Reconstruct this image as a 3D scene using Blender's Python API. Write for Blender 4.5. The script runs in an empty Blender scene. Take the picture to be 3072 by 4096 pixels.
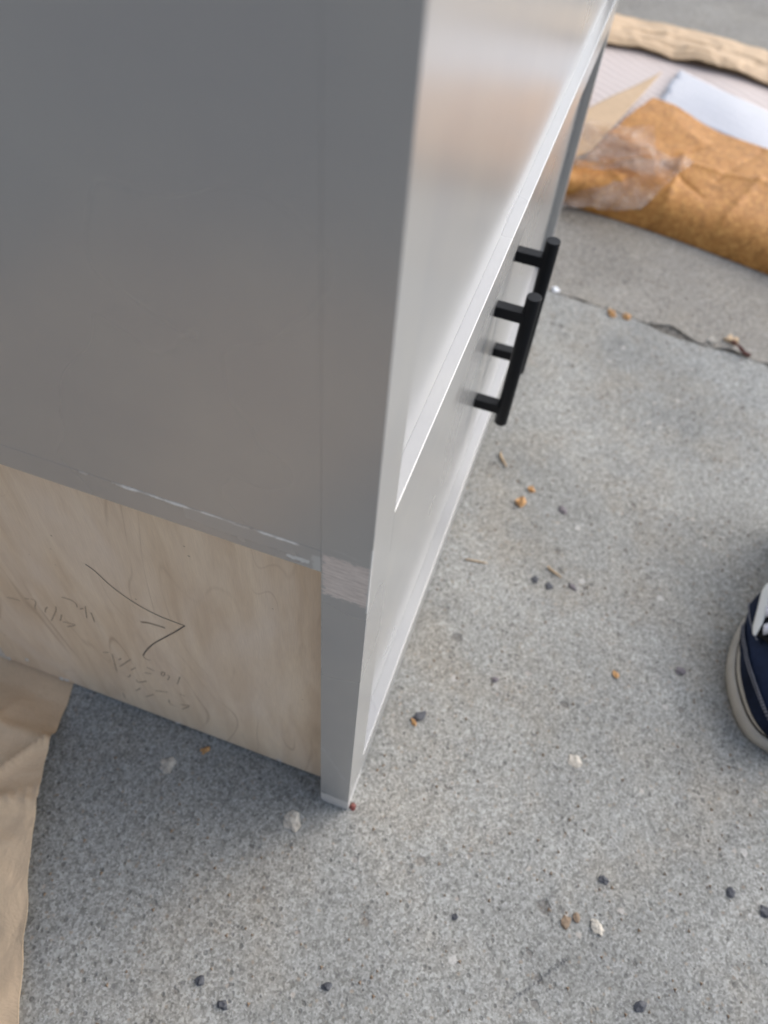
import bpy, bmesh, math, random
from mathutils import Vector, Matrix, noise
C = bpy.context.scene.collection
scene = bpy.context.scene
S = 0.686            # metres per layout unit (cabinet corner on the ground is the origin, x along the front, y to the back)
random.seed(7)

# ------------------------------------------------------------------ camera
cam_d = bpy.data.cameras.new('camera')
cam = bpy.data.objects.new('camera', cam_d); C.objects.link(cam)
f, ppx, ppy = 3060.0, 1536.0, 2048.0
def ray(px, py): return Vector(((px-ppx)/f, -(py-ppy)/f, -1.0)).normalized()
up = -ray(1281, 4340)
vx = ray(3262, -1850); vx = (vx - up*vx.dot(up)).normalized()
vy = up.cross(vx)
R = Matrix((vx, vy, up))
CAM = -(R @ ray(1390, 3240))
M = R.to_4x4(); M.translation = CAM*S
cam.matrix_world = M
cam_d.sensor_width = 36; cam_d.lens = f/4096*36
cam_d.clip_start = 0.01; cam_d.clip_end = 2000
cam_d.dof.use_dof = True
cam_d.dof.focus_distance = 0.44
cam_d.dof.aperture_fstop = 6.0
scene.camera = cam

# ------------------------------------------------------------------ sky, sun, exposure
SUN = Vector((0.62, -0.66, 0.66)).normalized()
w = bpy.data.worlds.new('World'); scene.world = w; w.use_nodes = True
nt = w.node_tree; nt.nodes.clear()
sky = nt.nodes.new('ShaderNodeTexSky'); sky.sky_type = 'NISHITA'; sky.sun_disc = False
sky.sun_elevation = math.asin(SUN.z); sky.sun_rotation = math.atan2(SUN.x, SUN.y)
sky.air_density = 1.0; sky.dust_density = 1.5; sky.ozone_density = 1.0
bg = nt.nodes.new('ShaderNodeBackground'); bg.inputs[1].default_value = 0.15
wo = nt.nodes.new('ShaderNodeOutputWorld')
hs = nt.nodes.new('ShaderNodeHueSaturation'); hs.inputs['Saturation'].default_value = 0.85
nt.links.new(sky.outputs[0], hs.inputs['Color']); nt.links.new(hs.outputs[0], bg.inputs[0]); nt.links.new(bg.outputs[0], wo.inputs[0])
sd = bpy.data.lights.new('sun', 'SUN'); sun = bpy.data.objects.new('sun', sd); C.objects.link(sun)
sd.energy = 1.5; sd.angle = math.radians(72); sd.color = (1.0, 0.965, 0.92)
sun.rotation_euler = SUN.to_track_quat('Z', 'Y').to_euler(); sun.location = SUN*20
scene.view_settings.view_transform = 'Standard'; scene.view_settings.look = 'None'
scene.view_settings.exposure = 0.87; scene.view_settings.gamma = 1.0
scene.view_settings.use_curve_mapping = False

# ------------------------------------------------------------------ material helpers
class G:
    def __init__(s, name):
        s.m = bpy.data.materials.new(name); s.m.use_nodes = True
        s.t = s.m.node_tree; s.b = s.t.nodes['Principled BSDF']; s.out = s.t.nodes['Material Output']
        s.co = s.n('ShaderNodeTexCoord').outputs['Object']
    def n(s, k, **kw):
        x = s.t.nodes.new(k)
        for a, v in kw.items(): setattr(x, a, v)
        return x
    def put(s, sock, v):
        if hasattr(v, 'default_value') and hasattr(v, 'links'): s.t.links.new(v, sock)
        else: sock.default_value = v
    def math(s, op, a, b=0.0, c=0.0, clamp=False):
        x = s.n('ShaderNodeMath', operation=op, use_clamp=clamp)
        for i, v in enumerate((a, b, c)): s.put(x.inputs[i], v)
        return x.outputs[0]
    def mapr(s, v, a, b, c=0.0, d=1.0, smooth=False):
        x = s.n('ShaderNodeMapRange'); x.clamp = True
        if smooth: x.interpolation_type = 'SMOOTHSTEP'
        for i, q in enumerate((v, a, b, c, d)): s.put(x.inputs[i], q)
        return x.outputs[0]
    def noise(s, scale, detail=3, rough=0.55, vec=None, dist=0.0, col=False):
        x = s.n('ShaderNodeTexNoise'); x.inputs['Scale'].default_value = scale
        x.inputs['Detail'].default_value = detail; x.inputs['Roughness'].default_value = rough
        x.inputs['Distortion'].default_value = dist
        s.t.links.new(vec or s.co, x.inputs['Vector'])
        return x.outputs['Color' if col else 'Fac']
    def voro(s, scale, vec=None, out='Distance', feature='F1'):
        x = s.n('ShaderNodeTexVoronoi', feature=feature); x.inputs['Scale'].default_value = scale
        s.t.links.new(vec or s.co, x.inputs['Vector'])
        return x.outputs[out]
    def mix(s, fac, a, b, blend='MIX'):
        x = s.n('ShaderNodeMix', data_type='RGBA', blend_type=blend)
        s.put(x.inputs[0], fac); s.put(x.inputs[6], a if not isinstance(a, tuple) else (*a, 1)[:4])
        s.put(x.inputs[7], b if not isinstance(b, tuple) else (*b, 1)[:4])
        return x.outputs[2]
    def mapping(s, scale=(1, 1, 1), rot=(0, 0, 0), vec=None):
        x = s.n('ShaderNodeMapping'); x.inputs['Scale'].default_value = scale; x.inputs['Rotation'].default_value = rot
        s.t.links.new(vec or s.co, x.inputs['Vector']); return x.outputs[0]
    def xyz(s):
        x = s.n('ShaderNodeSeparateXYZ'); s.t.links.new(s.co, x.inputs[0]); return x.outputs
    def bump(s, h, strength=0.3, dist=0.001):
        x = s.n('ShaderNodeBump'); x.inputs['Strength'].default_value = strength; x.inputs['Distance'].default_value = dist
        s.t.links.new(h, x.inputs['Height']); s.t.links.new(x.outputs[0], s.b.inputs['Normal'])
    def col(s, v): s.put(s.b.inputs['Base Color'], v if not isinstance(v, tuple) else (*v, 1)[:4])
    def rough(s, v): s.put(s.b.inputs['Roughness'], v)

def box_mask(g, ax, cx, hx, ay, cy, hy, soft, wob, wscale=300, stretch=(1, 1, 1)):
    """ragged rectangular patch; all numbers in metres"""
    P = g.xyz(); nz = g.noise(wscale, 4, 0.65, g.mapping(stretch))
    dx = g.math('SUBTRACT', g.math('ABSOLUTE', g.math('SUBTRACT', P[ax], cx)), hx)
    dy = g.math('SUBTRACT', g.math('ABSOLUTE', g.math('SUBTRACT', P[ay], cy)), hy)
    d = g.math('MAXIMUM', dx, dy)
    d = g.math('ADD', d, g.math('MULTIPLY', g.math('SUBTRACT', nz, 0.5), wob))
    return g.mapr(d, -soft, soft, 1.0, 0.0, True)

def seg_mask(g, a, b, width, soft, wob, wscale=200):
    """ragged line from a to b in the object's y-z (or x-y) plane; a,b = ((axis,val),(axis,val))"""
    P = g.xyz(); (ax, a0), (ay, a1) = a; (_, b0), (_, b1) = b
    dx, dy = b0-a0, b1-a1; L = math.hypot(dx, dy); ux, uy = dx/L, dy/L
    px = g.math('SUBTRACT', P[ax], a0); py = g.math('SUBTRACT', P[ay], a1)
    along = g.math('ADD', g.math('MULTIPLY', px, ux), g.math('MULTIPLY', py, uy))
    across = g.math('ABSOLUTE', g.math('ADD', g.math('ADD', g.math('MULTIPLY', px, -uy), g.math('MULTIPLY', py, ux)),
                    g.math('MULTIPLY', g.math('SUBTRACT', g.noise(wscale*0.4, 2), 0.5), wob)))
    wv = g.math('MULTIPLY', g.mapr(g.noise(wscale, 3), 0.35, 0.65, 0.1, 1.0), width)
    m = g.mapr(g.math('SUBTRACT', across, wv), -soft, soft, 1.0, 0.0)
    e = g.math('MULTIPLY', g.mapr(along, 0.0, 0.003), g.mapr(along, L-0.003, L, 1.0, 0.0))
    return g.math('MULTIPLY', m, e)

PAINT = (0.335, 0.328, 0.318)
def paint(name, patches=None):
    g = G(name)
    blot = g.noise(9, 3, 0.6)
    c = g.mix(g.mapr(blot, 0.35, 0.65), (PAINT[0]*0.95, PAINT[1]*0.955, PAINT[2]*0.97), (PAINT[0]*1.05, PAINT[1]*1.05, PAINT[2]*1.03))
    # dust specks and tiny scuffs
    sp = g.math('MULTIPLY', g.mapr(g.voro(110), 0.03, 0.05, 1.0, 0.0), g.mapr(g.noise(18, 2), 0.6, 0.66))
    c = g.mix(g.math('MULTIPLY', sp, 0.35), c, (0.55, 0.55, 0.53))
    r = g.mapr(g.noise(5, 3, 0.5), 0.3, 0.7, 0.26, 0.31)
    h = g.noise(900, 2, 0.5)
    if patches:
        for mask, colr, rr in patches(g):
            c = g.mix(mask, c, colr); r = g.math('ADD', g.math('MULTIPLY', r, g.math('SUBTRACT', 1.0, mask)), g.math('MULTIPLY', mask, rr))
    g.col(c); g.rough(r); g.bump(h, 0.012, 0.0003)
    g.b.inputs['IOR'].default_value = 1.6; g.b.inputs['Specular IOR Level'].default_value = 0.9
    g.b.inputs['Coat Weight'].default_value = 0.6; g.b.inputs['Coat Roughness'].default_value = 0.26; g.b.inputs['Coat IOR'].default_value = 1.6
    return g.m

def stile_patches(g):
    u = S
    wood = g.mix(g.mapr(g.noise(90, 4, 0.7, g.mapping((1, 1, 9))), 0.35, 0.65), (0.50, 0.425, 0.385), (0.74, 0.66, 0.60))
    m = box_mask(g, 1, 0.0165*u, 0.0172*u, 2, 0.518*u, 0.0245*u, 0.0006, 0.015, 210, (1, 1, 4))
    foot = box_mask(g, 1, 0.017*u, 0.03*u, 2, 0.0, 0.030*u, 0.0005, 0.003, 150)
    P = g.xyz()
    # only on the side face of the stile (x near 0) the paint is stripped
    sf = g.mapr(P[0], 0.0006, 0.0012, 1.0, 0.0)
    m = g.math('MULTIPLY', m, sf)
    rim = g.math('MULTIPLY', g.math('MULTIPLY', g.mapr(P[0], 0.0, 0.0035, 1.0, 0.0), box_mask(g, 0, 0, 0.002, 2, 0.525*u, 0.04*u, 0.0004, 0.006, 300)), g.mapr(P[1], 0.001, 0.0006, 0.0, 1.0))
    s1 = seg_mask(g, ((1, 0.0345*u), (2, 0.185*u)), ((1, 0.006*u), (2, 0.105*u)), 0.0016, 0.0012, 0.001, 120)
    s2 = seg_mask(g, ((1, 0.027*u), (2, 0.178*u)), ((1, 0.023*u), (2, 0.172*u)), 0.0014, 0.0004, 0.003, 500)
    s3 = seg_mask(g, ((1, 0.025*u), (2, 0.112*u)), ((1, 0.022*u), (2, 0.102*u)), 0.001, 0.0004, 0.003, 500)
    s4 = seg_mask(g, ((1, 0.0335*u), (2, 0.075*u)), ((1, 0.026*u), (2, 0.068*u)), 0.0012, 0.0005, 0.003, 500)
    s5 = seg_mask(g, ((1, 0.03*u), (2, 0.552*u)), ((1, 0.006*u), (2, 0.549*u)), 0.0006, 0.0004, 0.003, 500)
    worn = g.mapr(P[1], 0.0345*u, 0.0355*u); worn = g.math('MULTIPLY', worn, g.mapr(g.noise(140, 4), 0.45, 0.6))
    lt = (0.50, 0.50, 0.49)
    dk = g.mapr(g.noise(320, 4, 0.7, g.mapping((1, 1, 5))), 0.60, 0.68)
    wood = g.mix(g.math('MULTIPLY', dk, 0.55), wood, (0.25, 0.22, 0.20))
    return [(m, wood, 0.75), (g.math('MULTIPLY', foot, 0.9), (0.62, 0.60, 0.58), 0.6), (g.math('MULTIPLY', rim, 0.7), (0.62, 0.62, 0.6), 0.6),
            (g.math('MULTIPLY', s1, 0.5), lt, 0.5), (g.math('MULTIPLY', s2, 0.85), lt, 0.5), (g.math('MULTIPLY', s3, 0.8), lt, 0.5),
            (g.math('MULTIPLY', s4, 0.5), lt, 0.5), (g.math('MULTIPLY', s5, 0.4), lt, 0.5), (g.math('MULTIPLY', worn, 0.5), lt, 0.6)]

def rail_patches(g):
    u = S
    filler = g.math('MULTIPLY', box_mask(g, 1, 0.052*u, 0.0085*u, 2, 0.5275*u, 0.0018*u, 0.0004, 0.008, 130), 0.85)
    putty = g.math('MULTIPLY', box_mask(g, 1, 0.0375*u, 0.0042*u, 2, 0.5285*u, 0.0095*u, 0.0005, 0.006, 260), 0.8)
    smear = g.math('MULTIPLY', box_mask(g, 1, 0.095*u, 0.040*u, 2, 0.537*u, 0.0058*u, 0.0008, 0.004, 60), 0.22)
    crack = seg_mask(g, ((1, 0.215*u), (2, 0.5446*u)), ((1, 0.05*u), (2, 0.5446*u)), 0.0014, 0.0003, 0.0012, 120)
    gap = g.mapr(g.noise(55, 3), 0.36, 0.47)
    return [(smear, (0.42, 0.42, 0.41), 0.5), (filler, (0.66, 0.67, 0.65), 0.8), (putty, (0.52, 0.52, 0.49), 0.8), (g.math('MULTIPLY', crack, gap), (0.80, 0.80, 0.77), 0.8)]

M_PAINT = paint('grey_satin_paint')
M_STILE = paint('grey_paint_chipped', stile_patches)
M_RAIL = paint('grey_paint_filled', rail_patches)

def ply_mat():
    g = G('maple_plywood')
    v = g.mapping((1, 9, 1.3)); d = g.noise(7, 3, 0.5, v, 0.8)
    fig = g.noise(5, 4, 0.6, g.mapping((1, 3.2, 1.0)), 1.2)
    # cathedral lines: contour lines of a stretched field
    fld = g.noise(4.2, 2, 0.4, g.mapping((1, 3.0, 0.75)), 0.4)
    ln = g.math('ABSOLUTE', g.math('SUBTRACT', g.math('FRACT', g.math('MULTIPLY', fld, 11.0)), 0.5))
    ln = g.math('MULTIPLY', g.mapr(ln, 0.0, 0.06, 1.0, 0.0), g.mapr(g.noise(12, 2), 0.45, 0.65))
    c = g.mix(g.mapr(d, 0.3, 0.7), (0.67, 0.515, 0.365), (0.82, 0.675, 0.505))
    c = g.mix(g.mapr(fig, 0.45, 0.75, 0.0, 0.7), c, (0.80, 0.68, 0.56))
    c = g.mix(g.math('MULTIPLY', ln, 0.55), c, (0.38, 0.25, 0.155))
    fib = g.noise(60, 3, 0.6, g.mapping((1, 22, 1.2)))
    c = g.mix(g.mapr(fib, 0.35, 0.7, 0.0, 0.22), c, (0.42, 0.33, 0.25))
    st = g.mapr(g.noise(16, 3, 0.6, g.mapping((1, 1, 0.4))), 0.56, 0.66)
    P = g.xyz(); edge = g.mapr(P[1], 0.030, 0.045, 1.0, 0.0)
    c = g.mix(g.math('MULTIPLY', g.math('MULTIPLY', st, edge), 0.55), c, (0.36, 0.23, 0.12))
    fleck = g.math('MULTIPLY', g.mapr(g.voro(70), 0.04, 0.07, 1.0, 0.0), g.mapr(g.noise(30, 1), 0.6, 0.63))
    c = g.mix(g.math('MULTIPLY', fleck, 0.6), c, (0.22, 0.15, 0.09))
    g.col(c); g.rough(0.55); g.bump(fib, 0.05, 0.0004); return g.m
M_PLY = ply_mat()

def flat(name, c, r=0.6, var=0.08, scale=40, spec=0.5, bump=0.0, bscale=600):
    g = G(name); nz = g.noise(scale, 4, 0.6)
    g.col(g.mix(g.mapr(nz, 0.3, 0.7), tuple(q*(1-var) for q in c), tuple(min(1, q*(1+var)) for q in c)))
    g.rough(r); g.b.inputs['Specular IOR Level'].default_value = spec
    if bump: g.bump(g.noise(bscale, 3), bump, 0.0006)
    return g.m
M_BLACK = flat('matte_black_metal', (0.0035, 0.0042, 0.006), 0.45, 0.1, 60, 0.20)
M_RAWEDGE = flat('raw_pale_wood', (0.62, 0.57, 0.50), 0.7, 0.1, 30)
M_PENCIL = flat('pencil_graphite', (0.14, 0.12, 0.10), 0.5, 0.2, 200)
M_PENCILF = flat('faint_pencil', (0.38, 0.30, 0.225), 0.6, 0.2, 200)

def concrete(name, warm):
    g = G(name)
    a = (0.250, 0.246, 0.224) if not warm else (0.255, 0.232, 0.195)
    b = (0.380, 0.371, 0.336) if not warm else (0.345, 0.316, 0.268)
    big = g.noise(5.5, 4, 0.6); c = g.mix(g.mapr(big, 0.32, 0.68), a, b)
    mid = g.noise(38, 4, 0.6); c = g.mix(g.mapr(mid, 0.3, 0.72, 0.0, 0.35), c, (0.25, 0.25, 0.243) if not warm else (0.25, 0.23, 0.205))
    wv = g.mapr(g.noise(9, 4, 0.65), 0.48, 0.66, 0.0, 0.5); c = g.mix(wv, c, (0.33, 0.295, 0.24))
    # sand grain at two sizes
    vg = g.voro(620, out='Color'); sg = g.n('ShaderNodeSeparateXYZ'); g.t.links.new(vg, sg.inputs[0])
    gr = g.math('ADD', g.math('MULTIPLY', g.noise(380, 6, 0.8), 0.7), g.math('MULTIPLY', sg.outputs[0], 0.3)); c = g.mix(1.0, c, g.mix(g.mapr(gr, 0.34, 0.66), (0.60, 0.592, 0.575), (1.27, 1.275, 1.28)), 'MULTIPLY')
    gr2 = g.noise(150, 3, 0.65); c = g.mix(1.0, c, g.mix(g.mapr(gr2, 0.3, 0.7), (0.80, 0.80, 0.79), (1.17, 1.17, 1.18)), 'MULTIPLY')
    # grains of other stone
    wv_ = g.n('ShaderNodeVectorMath', operation='ADD'); g.t.links.new(g.co, wv_.inputs[0]); sc_ = g.n('ShaderNodeVectorMath', operation='SCALE'); g.t.links.new(g.noise(300, 2, col=True), sc_.inputs[0]); sc_.inputs['Scale'].default_value = 0.004; g.t.links.new(sc_.outputs[0], wv_.inputs[1]); wp = wv_.outputs[0]
    vd, vc = g.voro(280, wp), g.voro(280, wp, out='Color')
    sx = g.n('ShaderNodeSeparateXYZ'); g.t.links.new(vc, sx.inputs[0])
    near = g.mapr(vd, 0.30, 0.42, 1.0, 0.0)
    for ch, th, colr, amt in ((0, 0.88, (0.12, 0.115, 0.11), 0.6), (1, 0.93, (0.30, 0.23, 0.16), 0.5), (2, 0.95, (0.55, 0.545, 0.53), 0.5)):
        c = g.mix(g.math('MULTIPLY', g.math('MULTIPLY', near, g.mapr(sx.outputs[ch], th, th+0.01)), amt), c, colr)
    # pinholes
    vh, vhc = g.voro(175), g.voro(175, out='Color'); sh = g.n('ShaderNodeSeparateXYZ'); g.t.links.new(vhc, sh.inputs[0])
    ph = g.math('MULTIPLY', g.mapr(g.math('SUBTRACT', vh, g.mapr(sh.outputs[1], 0, 1, 0.10, 0.32)), -0.05, 0.05, 1.0, 0.0), g.mapr(sh.outputs[0], 0.70, 0.72))
    c = g.mix(g.math('MULTIPLY', ph, 0.62), c, (0.105, 0.10, 0.09))
    # ragged chips in the surface
    vk, vkc = g.voro(30, wp), g.voro(30, wp, out='Color'); sk = g.n('ShaderNodeSeparateXYZ'); g.t.links.new(vkc, sk.inputs[0])
    dk_ = g.math('ADD', vk, g.math('MULTIPLY', g.math('SUBTRACT', g.noise(130, 4, 0.7), 0.5), 0.30))
    chip = g.math('MULTIPLY', g.mapr(g.math('SUBTRACT', dk_, g.mapr(sk.outputs[1], 0, 1, 0.02, 0.17)), -0.03, 0.03, 1.0, 0.0), g.mapr(sk.outputs[0], 0.55, 0.57))
    c = g.mix(g.math('MULTIPLY', chip, 0.55), c, g.mix(sk.outputs[2], (0.10, 0.09, 0.08), (0.24, 0.20, 0.155)))
    # bigger pits and stones
    vd2, vc2 = g.voro(62), g.voro(62, out='Color')
    sy = g.n('ShaderNodeSeparateXYZ'); g.t.links.new(vc2, sy.inputs[0])
    dist2 = g.math('ADD', vd2, g.math('MULTIPLY', g.math('SUBTRACT', g.noise(240, 3), 0.5), 0.35))
    size = g.mapr(sy.outputs[1], 0.0, 1.0, 0.05, 0.20)
    pit = g.math('MULTIPLY', g.mapr(g.math('SUBTRACT', dist2, size), -0.03, 0.03, 1.0, 0.0), g.mapr(sy.outputs[0], 0.84, 0.86))
    c = g.mix(g.math('MULTIPLY', pit, 0.6), c, (0.125, 0.11, 0.095))
    ston = g.math('MULTIPLY', g.mapr(g.math('SUBTRACT', dist2, size), -0.03, 0.03, 1.0, 0.0), g.mapr(sy.outputs[2], 0.955, 0.96))
    c = g.mix(g.math('MULTIPLY', ston, 0.55), c, g.mix(sy.outputs[1], (0.40, 0.31, 0.23), (0.58, 0.55, 0.51)))
    if not warm:
        crk = seg_mask(g, ((0, -0.0613*S), (1, -0.2886*S)), ((0, -0.1366*S), (1, -0.2265*S)), 0.0022, 0.0012, 0.004, 260)
        c = g.mix(g.math('MULTIPLY', crk, g.mapr(g.noise(500, 2), 0.4, 0.6)), c, (0.06, 0.06, 0.065))
    g.col(c); g.rough(0.88); g.b.inputs['Specular IOR Level'].default_value = 0.3
    hh = g.math('SUBTRACT', g.math('ADD', gr, g.math('MULTIPLY', gr2, 0.8)), g.math('ADD', g.math('MULTIPLY', g.math('MAXIMUM', pit, chip), 1.6), ph))
    g.bump(hh, 0.55, 0.0016)
    return g.m
M_CONC = concrete('concrete_cool', False); M_CONCW = concrete('concrete_warm', True)
M_DIRT = flat('joint_dirt', (0.20, 0.185, 0.16), 0.95, 0.65, 90, 0.2, 1.0, 200)
M_GROUND = flat('distant_concrete', (0.36, 0.35, 0.335), 0.9, 0.15, 2)

def paper(name, c, spk=0.0, rough=0.6, cre=0.25, spec=0.4):
    g = G(name); nz = g.noise(22, 4, 0.6)
    cc = g.mix(g.mapr(nz, 0.3, 0.7), tuple(q*0.92 for q in c), tuple(min(1, q*1.06) for q in c))
    fb = g.noise(500, 3, 0.7)
    cc = g.mix(1.0, cc, g.mix(fb, (0.9, 0.9, 0.9), (1.1, 1.1, 1.1)), 'MULTIPLY')
    if spk:
        s1 = g.noise(130, 4, 0.75, dist=0.6); s2 = g.noise(60, 3, 0.7, dist=0.8)
        cc = g.mix(g.mapr(s1, 0.46, 0.62, 0.0, spk), cc, (0.60, 0.31, 0.09))
        cc = g.mix(g.mapr(s2, 0.50, 0.68, 0.0, spk*0.8), cc, (0.22, 0.095, 0.025))
    g.col(cc); g.rough(rough); g.b.inputs['Specular IOR Level'].default_value = spec
    cr = g.noise(28, 5, 0.6, dist=0.9)
    g.bump(cr, cre, 0.004); return g.m
M_KRAFT = paper('kraft_paper_orange', (0.42, 0.185, 0.05), 0.8, 0.6, 0.3, 0.18)
M_KRAFTL = paper('kraft_paper_light', (0.55, 0.375, 0.215), 0.0, 0.55, 0.40, 0.25)
M_KRAFTG = paper('kraft_paper_dull', (0.66, 0.48, 0.305), 0.0, 0.62, 0.7, 0.3)
def lining_mat(name, c, rib):
    g = G(name)
    v = g.mapping((1, 1, 1), (0, 0, 0.5))
    vo = g.voro(150, v); dots = g.mapr(vo, 0.1, 0.45)
    wv = g.n('ShaderNodeTexWave'); wv.inputs['Scale'].default_value = 38; wv.inputs['Distortion'].default_value = 1.5; wv.inputs['Detail'].default_value = 2
    g.t.links.new(g.mapping((0.35, 1, 1), (0, 0, 0.25)), wv.inputs['Vector'])
    hh = g.math('ADD', g.math('MULTIPLY', wv.outputs['Fac'], rib), g.math('MULTIPLY', dots, 0.6))
    g.col(g.mix(g.mapr(hh, 0.0, 1.2), tuple(q*0.84 for q in c), c)); g.rough(0.5); g.bump(hh, 0.35, 0.002)
    return g.m
M_LIN = lining_mat('padded_lining', (0.60, 0.49, 0.42), 1.1)
M_LINW = lining_mat('white_foam', (0.54, 0.525, 0.53), 0.15)
def tape_mat():
    g = G('clear_packing_tape')
    g.col((0.55, 0.46, 0.38)); g.rough(0.14)
    tr = g.n('ShaderNodeBsdfTransparent'); tr.inputs[0].default_value = (0.95, 0.90, 0.84, 1)
    mx = g.n('ShaderNodeMixShader')
    g.put(mx.inputs[0], g.mapr(g.noise(14, 3), 0.35, 0.65, 0.08, 0.34))
    g.t.links.new(tr.outputs[0], mx.inputs[1]); g.t.links.new(g.b.outputs[0], mx.inputs[2]); g.t.links.new(mx.outputs[0], g.out.inputs[0])
    g.bump(g.noise(45, 4, 0.6, dist=1.0), 0.9, 0.006); return g.m
M_TAPE = tape_mat()

# ------------------------------------------------------------------ geometry helpers (layout units -> metres)
def mesh_obj(name, bm, mat, parent=None, smooth=False, scale=True):
    if scale: bmesh.ops.scale(bm, vec=(S, S, S), verts=bm.verts)
    bmesh.ops.recalc_face_normals(bm, faces=bm.faces)
    me = bpy.data.meshes.new(name); bm.to_mesh(me); bm.free()
    if mat: me.materials.append(mat)
    if smooth:
        for p in me.polygons: p.use_smooth = True
    o = bpy.data.objects.new(name, me); C.objects.link(o)
    if parent: o.parent = parent
    return o
def tag(o, label=None, cat=None, group=None, kind=None):
    for k, v in (('label', label), ('category', cat), ('group', group), ('kind', kind)):
        if v: o[k] = v
    return o
def thing(name, label, cat, group=None):
    o = bpy.data.objects.new(name, None); C.objects.link(o); o.empty_display_size = 0.05
    return tag(o, label, cat, group)
def bevel(o, w, seg=2):
    m = o.modifiers.new('bevel', 'BEVEL'); m.width = w; m.segments = seg; m.limit_method = 'ANGLE'; m.angle_limit = math.radians(40)
    m.harden_normals = False
    return o
def box(bm, a, b):
    v = [bm.verts.new((x, y, z)) for x in (a[0], b[0]) for y in (a[1], b[1]) for z in (a[2], b[2])]
    for q in ((0, 1, 3, 2), (4, 6, 7, 5), (0, 4, 5, 1), (2, 3, 7, 6), (0, 2, 6, 4), (1, 5, 7, 3)): bm.faces.new([v[i] for i in q])
def boxobj(name, a, b, mat, parent=None, bw=0.0006, seg=2):
    bm = bmesh.new(); box(bm, a, b); o = mesh_obj(name, bm, mat, parent)
    return bevel(o, bw, seg) if bw else o
def grid_fn(name, fn, nu, nv, mat, parent=None, thick=0.0, subd=0):
    bm = bmesh.new(); V = [[bm.verts.new(fn(i/nu, j/nv)) for j in range(nv+1)] for i in range(nu+1)]
    for i in range(nu):
        for j in range(nv): bm.faces.new((V[i][j], V[i+1][j], V[i+1][j+1], V[i][j+1]))
    o = mesh_obj(name, bm, mat, parent, True)
    if thick: m = o.modifiers.new('thick', 'SOLIDIFY'); m.thickness = thick*S; m.offset = -1
    return o
def lerp(a, b, t): return a+(b-a)*t
def bil(c, u, v):
    a = Vector(c[0]).lerp(Vector(c[1]), u); b = Vector(c[3]).lerp(Vector(c[2]), u); return a.lerp(b, v)
def ridged(p, sc, oct=3):
    s, a, q = 0.0, 1.0, Vector(p)*sc
    for k in range(oct):
        s += a*(1-abs(noise.noise(q)))**3; a *= 0.5; q = q*2.1+Vector((3.7, 1.1, 0.3))
    return s
def facet(p, sc, seed=0):
    # piecewise flat height field: creased paper
    x, y = p[0]*sc+0.35*noise.noise(Vector((p[0]*sc, p[1]*sc, seed+9))), p[1]*sc+0.35*noise.noise(Vector((p[0]*sc, p[1]*sc, seed+19)))
    i, j = math.floor(x), math.floor(y); fx, fy = x-i, y-j
    h = lambda a, b: noise.cell(Vector((a+0.5, b+0.5, seed+0.5)))
    if (i+j+seed) % 2: 
        return h(i, j)+(h(i+1, j)-h(i, j))*fx+(h(i, j+1)-h(i, j))*fy if fx+fy < 1 else h(i+1, j+1)+(h(i, j+1)-h(i+1, j+1))*(1-fx)+(h(i+1, j)-h(i+1, j+1))*(1-fy)
    return h(i, j)+(h(i+1, j)-h(i, j))*fx+(h(i+1, j+1)-h(i+1, j))*fy if fx > fy else h(i, j)+(h(i, j+1)-h(i, j))*fy+(h(i+1, j+1)-h(i, j+1))*fx
def tube(bm, pts, r, seg=10, cap=True):
    rings = []
    for i, p in enumerate(pts):
        p = Vector(p); t = (Vector(pts[min(i+1, len(pts)-1)])-Vector(pts[max(i-1, 0)])).normalized()
        a = t.orthogonal().normalized(); b = t.cross(a)
        if rings:
            a = (pa - t*pa.dot(t)).normalized(); b = t.cross(a)
        pa = a; rr = r[i] if isinstance(r, (list, tuple)) else r
        rings.append([bm.verts.new(p+(a*math.cos(k*2*math.pi/seg)+b*math.sin(k*2*math.pi/seg))*rr) for k in range(seg)])
    for q, w_ in zip(rings, rings[1:]):
        for k in range(seg): bm.faces.new((q[k], q[(k+1) % seg], w_[(k+1) % seg], w_[k]))
    if cap: bm.faces.new(rings[0][::-1]); bm.faces.new(rings[-1])
def ribbon(bm, pts, wdt, nrm, off=0.0):
    pts = [Vector(p) for p in pts]; prev = None
    for i, p in enumerate(pts):
        t = (pts[min(i+1, len(pts)-1)]-pts[max(i-1, 0)]).normalized(); s = t.cross(nrm).normalized()*wdt
        v = (bm.verts.new(p+s+nrm*off), bm.verts.new(p-s+nrm*off))
        if prev: bm.faces.new((prev[0], v[0], v[1], prev[1]))
        prev = v
def smooth_path(p, n=6):
    if len(p) < 3: return [Vector(q) for q in p]
    P = [Vector(p[0])]+[Vector(q) for q in p]+[Vector(p[-1])]; o = []
    for i in range(1, len(P)-2):
        for k in range(n):
            t = k/n; a, b, c, d = P[i-1], P[i], P[i+1], P[i+2]
            o.append(0.5*((2*b)+(c-a)*t+(2*a-5*b+4*c-d)*t*t+(3*b-a-3*c+d)*t**3))
    return o+[P[-2]]

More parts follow.
